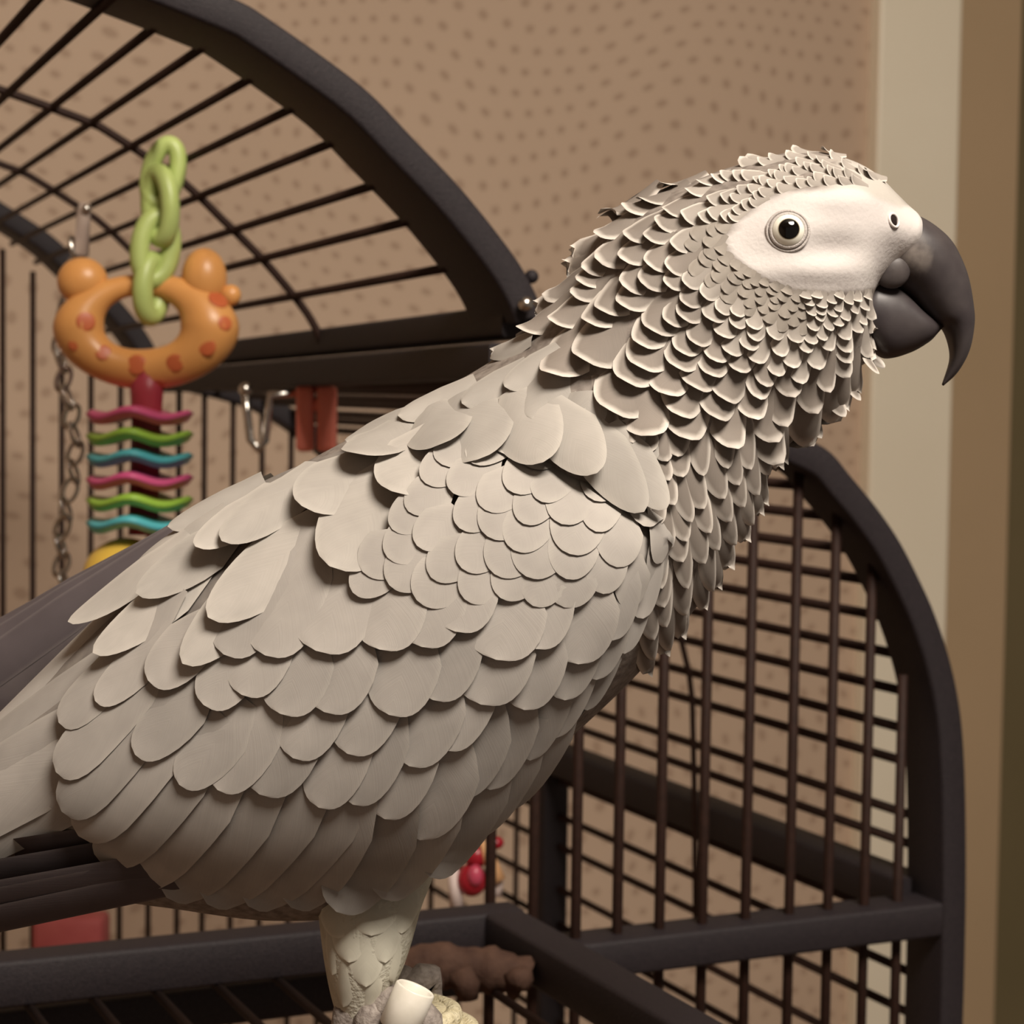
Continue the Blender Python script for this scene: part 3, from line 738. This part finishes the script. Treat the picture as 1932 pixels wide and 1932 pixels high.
# ---- nostril
npnt, nn = hit(1686, 416, bvh_body)
nx = nn.cross(up).normalized(); ny = nn.cross(nx)
v, f = sphere_geo(npnt-nn*.0002, .0014, 18, 10, (nx, ny, nn), (1, 1, .35)); mesh_obj('nostril', v, f, noisy('nostril_dark', (36, 28, 26), (50, 40, 38), 200, .8, .1), parrot)
tube('nostril_rim', [npnt+nn*.0001+nx*(.00165*math.cos(q*math.pi/12))+ny*(.00165*math.sin(q*math.pi/12)) for q in range(24)], .00035, noisy('cere_skin', (225, 216, 212), (232, 224, 220), 100, .6, .3), parrot, 8, True)
# ---- beak
UB = [(1690, 430, 1642, 520, .0098), (1706, 412, 1648, 532, .0104), (1730, 409, 1664, 531, .0106), (1768, 432, 1694, 547, .0104), (1798, 464, 1719, 565, .0097), (1823, 519, 1738, 588, .0086), (1835, 580, 1758, 609, .0073), (1836, 617, 1777, 618, .0062), (1827, 664, 1789, 645, .0046), (1806, 703, 1792, 678, .0028), (1780, 728, 1777, 725, .0004)]
def beakmesh(name, st, sq=1.0):
    rows = spline(st, 60); vs = []; fs = []; ns = 36; du = []
    for tx, ty, bx, by, w in rows:
        for k in range(ns):
            a = 2*math.pi*k/ns; ca, sa = math.cos(a), math.sin(a)
            x = (tx+bx)/2+(tx-bx)/2*ca; y = (ty+by)/2+(ty-by)/2*ca
            off = w*math.copysign(abs(sa)**sq, sa)
            vs.append(P(x, y, ZB)-fw*off); du.append(max(0, 1-math.hypot((x-1712)/34, (y-490)/42))**.7 if math.hypot((x-1712)/34, (y-490)/42) < 1 else 0.0)
    for i in range(60):
        for k in range(ns): fs.append((i*ns+k, i*ns+(k+1) % ns, (i+1)*ns+(k+1) % ns, (i+1)*ns+k))
    fs.append(tuple(range(ns-1, -1, -1))); fs.append(tuple(range(60*ns, 61*ns)))
    o = mesh_obj(name, vs, fs, M_beak, parrot); a = o.data.attributes.new('dust', 'FLOAT', 'POINT'); a.data.foreach_set('value', du); return o
beakmesh('upper_beak', UB, .85)
beakmesh('lower_beak', [(1636, 540, 1632, 640, .0084), (1650, 532, 1642, 655, .0086), (1672, 534, 1672, 676, .0084), (1702, 552, 1716, 666, .0074), (1735, 585, 1750, 647, .0062), (1760, 604, 1768, 629, .0040), (1778, 612, 1780, 616, .0008)], .65)
lb, ln_ = P(1682, 510, ZB-.0082), None
v, f = sphere_geo(lb, .0045, 24, 16, (rt, up, fw), (1.0, .98, .5)); lo = mesh_obj('beak_lobe', v, f, M_beak, parrot); a = lo.data.attributes.new('dust', 'FLOAT', 'POINT'); a.data.foreach_set('value', [0.12]*len(v))
# ---- far wing, dark flight feathers showing over the back
v, f, _ = loft([(390, 952, 400, 985, .003), (300, 1008, 340, 1070, .006), (170, 1084, 260, 1190, .008), (20, 1172, 100, 1320, .009), (-120, 1250, -40, 1440, .008), (-260, 1330, -220, 1440, .003)], 40, 28, ZB+.034)
fwg = mesh_obj('far_wing', v, f, noisy('dark_wing_charcoal', (80, 72, 74), (94, 86, 86), 120, .6, .25), parrot)
bvh_far = mkbvh((v, f))
for r_, t_, w_ in (((360, 985), (-200, 1290), 60), ((350, 995), (-200, 1340), 80), ((340, 1005), (-200, 1390), 80)):
    g = feather_geo([r_, t_], w_, .0005, .0008, .2, bvh_far, 10, tip=.85, root=.6, zfall=ZB+.025)
    if g: o = mesh_obj('flight_feather', g[0], g[1], M_fdark, fwg); set_attrs(o, g[2], g[3], g[4], [.4]*len(g[0]))
# ---- tail, red, mostly past the frame
v, f, _ = loft([(150, 1560, 190, 1660, .012), (0, 1630, 20, 1700, .014), (-200, 1710, -190, 1780, .016), (-360, 1780, -350, 1830, .012)], 24, 24, ZB)
mesh_obj('tail', v, f, noisy('tail_red', (120, 34, 30), (150, 44, 36), 80, .6, .2), parrot)
# ---- post, feet, leg band
M_sisal = noisy('sisal_rope_cream', (196, 184, 150), (222, 212, 182), 500, .9, .1, bump=1.0, bscale=900)
pc = P(764, 1930, ZB+.004); PR = 0.0185
ptop = P(764, 1890, ZB+.004)
post = empty('perch_post', 'cream rope wrapped perch post under the parrot', 'perch')
zb_ = zc-.004
core = [Vector((pc.x, pc.y, zb_)), Vector((pc.x, pc.y, ptop.z-.006)), Vector((pc.x, pc.y, ptop.z-.0015))]
tube('core', core, [PR-.003, PR-.003, PR-.008], M_sisal, post, 28)
zz = ptop.z-.003; first = True
while zz > zb_+.002:
    rr = PR-.0022-(0.0045 if first else 0.0)
    tube('rope_turn', [Vector((pc.x+rr*math.cos(q*math.pi/20), pc.y+rr*math.sin(q*math.pi/20), zz)) for q in range(40)], .0024, M_sisal, post, 8, True)
    zz -= .0043; first = False
def foot(ang0, an, dz=0.0):
    # ankle at the rim of the post, toes folded down over its side
    rim_ = Vector((pc.x+PR*.80*math.cos(R(ang0)), pc.y+PR*.80*math.sin(R(ang0)), ptop.z+.003+dz))
    gs = [tube_geo([an, an*.5+rim_*.5, rim_], [.0062, .0052, .0052], 14)]
    v, f = sphere_geo(rim_, .0056, 16, 10); gs.append((v, f))
    o = mesh_obj('foot', *join_geo(gs), M_foot, parrot)
    for da, rr, ln in ((-28, 1.0, .022), (-9, 1.0, .028), (12, 1.0, .026), (32, 1.0, .020)):
        a = R(ang0+da); d = Vector((math.cos(a), math.sin(a), 0)); base = Vector((pc.x, pc.y, 0))+d*(PR+.0022)
        path = [rim_, Vector((base.x-d.x*.002, base.y-d.y*.002, ptop.z+.001)), Vector((base.x, base.y, ptop.z-ln*.45)), Vector((base.x-d.x*.0006, base.y-d.y*.0006, ptop.z-ln))]
        sp_ = [Vector(q) for q in spline([tuple(q) for q in path], 14)]
        tube('toe', sp_, [.0042-.0014*i/14+.0004*math.sin(i*1.7) for i in range(15)], M_foot, o, 10)
        e = sp_[-1]; cl = [e, e+d*.002-ez*.004, e+d*.0012-ez*.008, e-d*.001-ez*.011]
        tube('claw', cl, [.0024, .0018, .0011, .0002], M_claw, o, 8)
foot(-104, P(676, 1944, ZN)); foot(104, P(690, 1990, ZN)+fw*.028, -.008)
# leg band: flat pale ring
bc = P(768, 1902, ZN-.012); axis = (P(792, 1850, ZN-.012)-P(748, 1952, ZN-.012)).normalized(); bxx = axis.cross(fw).normalized(); byy = axis.cross(bxx)
vs = []; fs = []; nsg = 32
prof = [(.0039, -.0048), (.0044, -.0052), (.0048, -.0048), (.0048, .0048), (.0044, .0052), (.0039, .0048)]
for k in range(nsg):
    q = 2*math.pi*k/nsg
    for r_, h_ in prof: vs.append(bc+(bxx*math.cos(q)+byy*math.sin(q))*r_+axis*h_)
for k in range(nsg):
    for j in range(6): fs.append((k*6+j, k*6+(j+1) % 6, ((k+1) % nsg)*6+(j+1) % 6, ((k+1) % nsg)*6+j))
mesh_obj('leg_band', vs, fs, noisy('pale_leg_ring', (226, 220, 206), (236, 230, 218), 300, .35, .5), parrot)

# ------------------------------------------------------------------ toys
TZ = 0.95
def TP(x, y, dz=0.0): return P(x, y, TZ)+fw*dz
S_ = TZ/F
rat = empty('rattle_toy', 'orange spotted ring rattle with wavy coloured discs hanging in the cage', 'toy')
M_or = noisy('orange_toy_plastic', (212, 148, 84), (218, 156, 90), 40, .35, .45)
# ring: uneven torus, thick at the bottom, thin at the top
ctr = (272, 607); nseg = 64; sec = 20; vs = []; fs = []
def ringc(q):
    return ctr[0]+124*math.cos(q), 617+80*math.sin(q)
for i in range(nseg):
    q = 2*math.pi*i/nseg; x, y = ringc(q); s_ = math.sin(q)
    rr = 56-15*max(0, s_)**1.5-34*max(0, -s_)**1.6+4*math.cos(q)
    tx, ty = ctr[0]-x, 610-y; l = math.hypot(tx, ty); tx /= l; ty /= l
    for k in range(sec):
        a = 2*math.pi*k/sec
        vs.append(TP(x+tx*rr*.93*math.cos(a), y+ty*rr*.93*math.cos(a), -rr*S_*.85*math.sin(a)))
for i in range(nseg):
    for k in range(sec): fs.append((i*sec+k, i*sec+(k+1) % sec, ((i+1) % nseg)*sec+(k+1) % sec, ((i+1) % nseg)*sec+k))
ringo = mesh_obj('ring_handle', vs, fs, M_or, rat)
for x, y, r_, sx, sy in ((154, 530, 48, 1.0, .95), (384, 524, 50, .86, 1.15), (434, 556, 20, 1, 1)):
    v, f = sphere_geo(TP(x, y, .002), r_*S_, 24, 16, (rt, up, fw), (sx, sy, .8)); mesh_obj('ear', v, f, M_or, rat)
M_spot = noisy('red_orange_spot', (190, 96, 56), (198, 104, 62), 60, .4, .4)
bvr = BVHTree.FromPolygons([tuple(q) for q in vs], fs)
for x, y, r_ in ((162, 607, 18), (195, 665, 15), (258, 688, 19), (330, 685, 17), (390, 655, 17), (412, 565, 20), (425, 610, 14), (300, 725, 12), (140, 650, 12)):
    p_, n_ = hit(x, y, bvr)
    if p_ is None: continue
    n_ = (n_-fw*.3).normalized(); a_ = n_.cross(up).normalized(); b__ = n_.cross(a_)
    v, f = sphere_geo(p_-n_*.0002, r_*S_, 20, 8, (a_, b__, n_), (1, 1, .09)); mesh_obj('spot', v, f, M_spot, rat)
tube('stem', [TP(277, 700), TP(277, 745), TP(276, 800), TP(270, 1010)], [.0085, .0075, .0068, .0068], noisy('maroon_plastic', (150, 50, 62), (168, 60, 72), 60, .4, .4), rat, 20)
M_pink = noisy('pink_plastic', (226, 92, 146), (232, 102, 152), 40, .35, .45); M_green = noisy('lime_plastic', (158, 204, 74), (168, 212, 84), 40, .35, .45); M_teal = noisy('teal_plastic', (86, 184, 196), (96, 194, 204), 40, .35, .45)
def disc(cx, cy, m, ph):
    vs = []; fs = []; nr, ns = 10, 48; Rm = 101*S_; t_ = .0027
    for side in (1, -1):
        for i in range(nr+1):
            r_ = Rm*i/nr; edge = math.sqrt(max(0, 1-max(0, (i/nr-.86)/.14)**2))
            for k in range(ns):
                a = 2*math.pi*k/ns; x = r_*math.cos(a); y = r_*math.sin(a)
                z = .0018*math.sin(x/Rm*5.2+ph)+side*t_*edge
                vs.append(TP(cx, cy)+rt0*x+Vector((0, 1, 0))*y+ez*z)
    h = (nr+1)*ns
    for i in range(nr):
        for k in range(ns):
            q = (i*ns+k, i*ns+(k+1) % ns, (i+1)*ns+(k+1) % ns, (i+1)*ns+k); fs.append(q); fs.append(tuple(j+h for j in reversed(q)))
    for k in range(ns): fs.append((nr*ns+k, nr*ns+(k+1) % ns, h+nr*ns+(k+1) % ns, h+nr*ns+k))
    mesh_obj('disc', vs, fs, m, rat)
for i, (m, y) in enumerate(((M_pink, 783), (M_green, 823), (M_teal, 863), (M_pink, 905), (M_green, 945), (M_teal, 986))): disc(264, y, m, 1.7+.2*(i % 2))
v, f = sphere_geo(TP(238, 1092), 82*S_, 32, 20, (rt, up, fw), (1, .95, 1)); mesh_obj('ball', v, f, noisy('yellow_plastic', (226, 184, 74), (234, 194, 86), 40, .35, .45), rat)
# green plastic chain
gch = empty('green_chain', 'lime green plastic chain holding up the orange ring rattle', 'chain')
M_gl = noisy('pale_green_plastic', (172, 188, 108), (186, 202, 124), 60, .4, .45)
def link_obj(name, c, ax, side, L_, Wd, r_, m, parent):
    pth = []
    for k in range(36):
        q = 2*math.pi*k/36; x = math.cos(q); y = math.sin(q)
        pth.append(c+side*(Wd*x)+ax*(L_*y))
    tube(name, pth, r_, m, parent, 12, True)
links = [((334, 300), (306, 300), 34, 20), ((326, 345), (300, 420), 0, 0)]
def pl(c1, c2): return (TP(*c2)-TP(*c1)).normalized()
link_obj('chain_link', TP(309, 330, -.002), pl((300, 370), (318, 290)), pl((290, 330), (330, 336)), 58*S_, 26*S_, .0040, M_gl, gch)
link_obj('chain_link', TP(306, 392, -.006), pl((312, 440), (306, 340)), (rt*.75-fw*.66).normalized(), 62*S_, 30*S_, .0044, M_gl, gch)
link_obj('chain_link', TP(296, 470, -.004), pl((290, 520), (300, 430)), (rt*.9+fw*.4).normalized(), 60*S_, 30*S_, .0046, M_gl, gch)
link_obj('chain_link', TP(288, 545, -.002), pl((286, 590), (292, 500)), (rt*.5+fw*.85).normalized(), 52*S_, 26*S_, .0048, M_gl, gch)
# steel chain with a clear connector
sch = empty('steel_chain', 'thin bright steel chain hanging beside the wavy discs', 'chain')
y = 470; i = 0
SZ = 1.0
while y < 1120:
    c = P(128+14*math.sin(y/60), y, SZ); a_ = (ez+rt*(.35 if i % 2 else -.35)).normalized()
    s_ = (rt*(.9 if i % 2 else .3)+fw*(.4 if i % 2 else .95)).normalized(); s_ = (s_-a_*s_.dot(a_)).normalized()
    link_obj('chain_link', c, a_, s_, .0060, .0033, .0011, M_steel, sch); y += 35; i += 1
M_clear = noisy('grey_connector_plastic', (150, 132, 122), (170, 152, 140), 80, .25, .5)
tube('connector', [P(160, 384, SZ), P(158, 400, SZ), P(154, 480, SZ), P(140, 480, SZ)], [.0028, .0034, .0036, .003], M_clear, sch, 12)
v, f = sphere_geo(P(163, 394, SZ-.004), .0022, 12, 8); mesh_obj('connector_pin', v, f, M_steel, sch)
# red clip and wire hook under the ridge
red = empty('red_clip', 'red plastic clip hanging under the cage ridge', 'clip')
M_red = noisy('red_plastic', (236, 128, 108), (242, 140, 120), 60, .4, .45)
CZ = 1.06; cs = CZ/F
for cx, cw in ((576, 32), (617, 36)):
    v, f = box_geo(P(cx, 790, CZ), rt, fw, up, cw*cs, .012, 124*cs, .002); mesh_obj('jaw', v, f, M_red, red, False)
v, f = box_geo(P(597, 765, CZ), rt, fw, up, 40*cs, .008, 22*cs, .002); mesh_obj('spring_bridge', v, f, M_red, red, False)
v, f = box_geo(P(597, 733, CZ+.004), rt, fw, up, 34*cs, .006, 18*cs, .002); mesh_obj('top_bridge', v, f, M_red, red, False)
hk = empty('wire_hook', 'bent steel wire hook beside the red clip', 'hook')
tube('hook', [P(463, 736, CZ), P(466, 780, CZ), P(472, 830, CZ), P(488, 848, CZ), P(500, 832, CZ), P(506, 780, CZ), P(510, 745, CZ), P(560, 742, CZ)], .0022, M_steel, hk, 8)
v, f = sphere_geo(P(463, 735, CZ), .0036, 12, 8); mesh_obj('hook_tip', v, f, M_steel, hk)
# bead toy by the post
bt = empty('bead_toy', 'hanging toy of red beads and pale wooden sticks beside the cage post', 'toy')
BZ = 0.98; bs = BZ/F
def bsph(n, x, y, r_, m, sc=(1, 1, 1), dz=0):
    v, f = sphere_geo(P(x, y, BZ)+fw*dz, r_*bs, 20, 14, (rt, up, fw), sc); mesh_obj(n, v, f, m, bt)
M_rb = noisy('dark_red_bead', (150, 24, 40), (168, 34, 48), 60, .3, .5); M_pb = noisy('pink_bead', (190, 70, 96), (200, 80, 104), 60, .3, .5); M_st = noisy('pale_stick_wood', (220, 168, 120), (232, 182, 134), 80, .6, .3); M_wh = noisy('white_block', (214, 196, 190), (224, 206, 200), 60, .6, .3)
bsph('bead', 890, 1660, 29, M_rb, (1, 1.1, 1)); bsph('bead', 897, 1648, 15, M_pb, (1, 1.4, 1), -.006); bsph('bead', 898, 1614, 24, M_rb)
bsph('bead', 935, 1590, 16, M_rb, (1, .8, 1))
tube('stick', [P(911, 1588, BZ-.004), P(925, 1625, BZ-.004), P(940, 1662, BZ-.004)], [7*bs, 13*bs, 15*bs], M_st, bt, 12)
tube('stick', [P(936, 1650, BZ), P(932, 1690, BZ)], [15*bs, 15*bs], M_wh, bt, 12)
tube('stick', [P(855, 1640, BZ), P(862, 1712, BZ)], [10*bs, 14*bs], M_wh, bt, 12)
tube('cord', [P(905, 1590, BZ), P(915, 1500, BZ), P(925, 1400, BZ), P(905, 1100, BZ), P(890, 800, BZ)], 2*bs, M_wh, bt, 6)
# pink block toy low at the back
pk = box_geo(BP(135, 1768, -0.016), rt, fw, up, .045, .03, .030, .004); tag(mesh_obj('toy_block', *pk, noisy('dusty_pink_block', (176, 84, 84), (188, 98, 96), 50, .6, .3)), 'dusty pink toy block low behind the parrot', 'block')
# knobbly branch perch on the platform
br = empty('branch_perch', 'knobbly brown branch perch lying on the landing platform behind the post', 'perch')
M_brn = noisy('branch_bark', (72, 52, 44), (94, 70, 58), 120, .8, .2, bump=.8, bscale=300)
brz = .74
tube('branch', [P(*q) for q in spline([(700, 1850, brz), (760, 1828, brz), (840, 1822, brz), (910, 1828, brz), (960, 1836, brz), (990, 1850, brz)], 24)], [.0078+.0008*math.sin(i*.9)+.0005*math.sin(i*2.1) for i in range(25)], M_brn, br, 14)
for a, b_ in (((870, 1835), (884, 1886)), ((975, 1840), (980, 1866)), ((815, 1835), (800, 1880))):
    tube('twig', [P(a[0], a[1], brz-.004), P((a[0]+b_[0])/2+4, (a[1]+b_[1])/2, brz-.006), P(b_[0], b_[1], brz-.006)], [.006, .005, .0035], M_brn, br, 10)
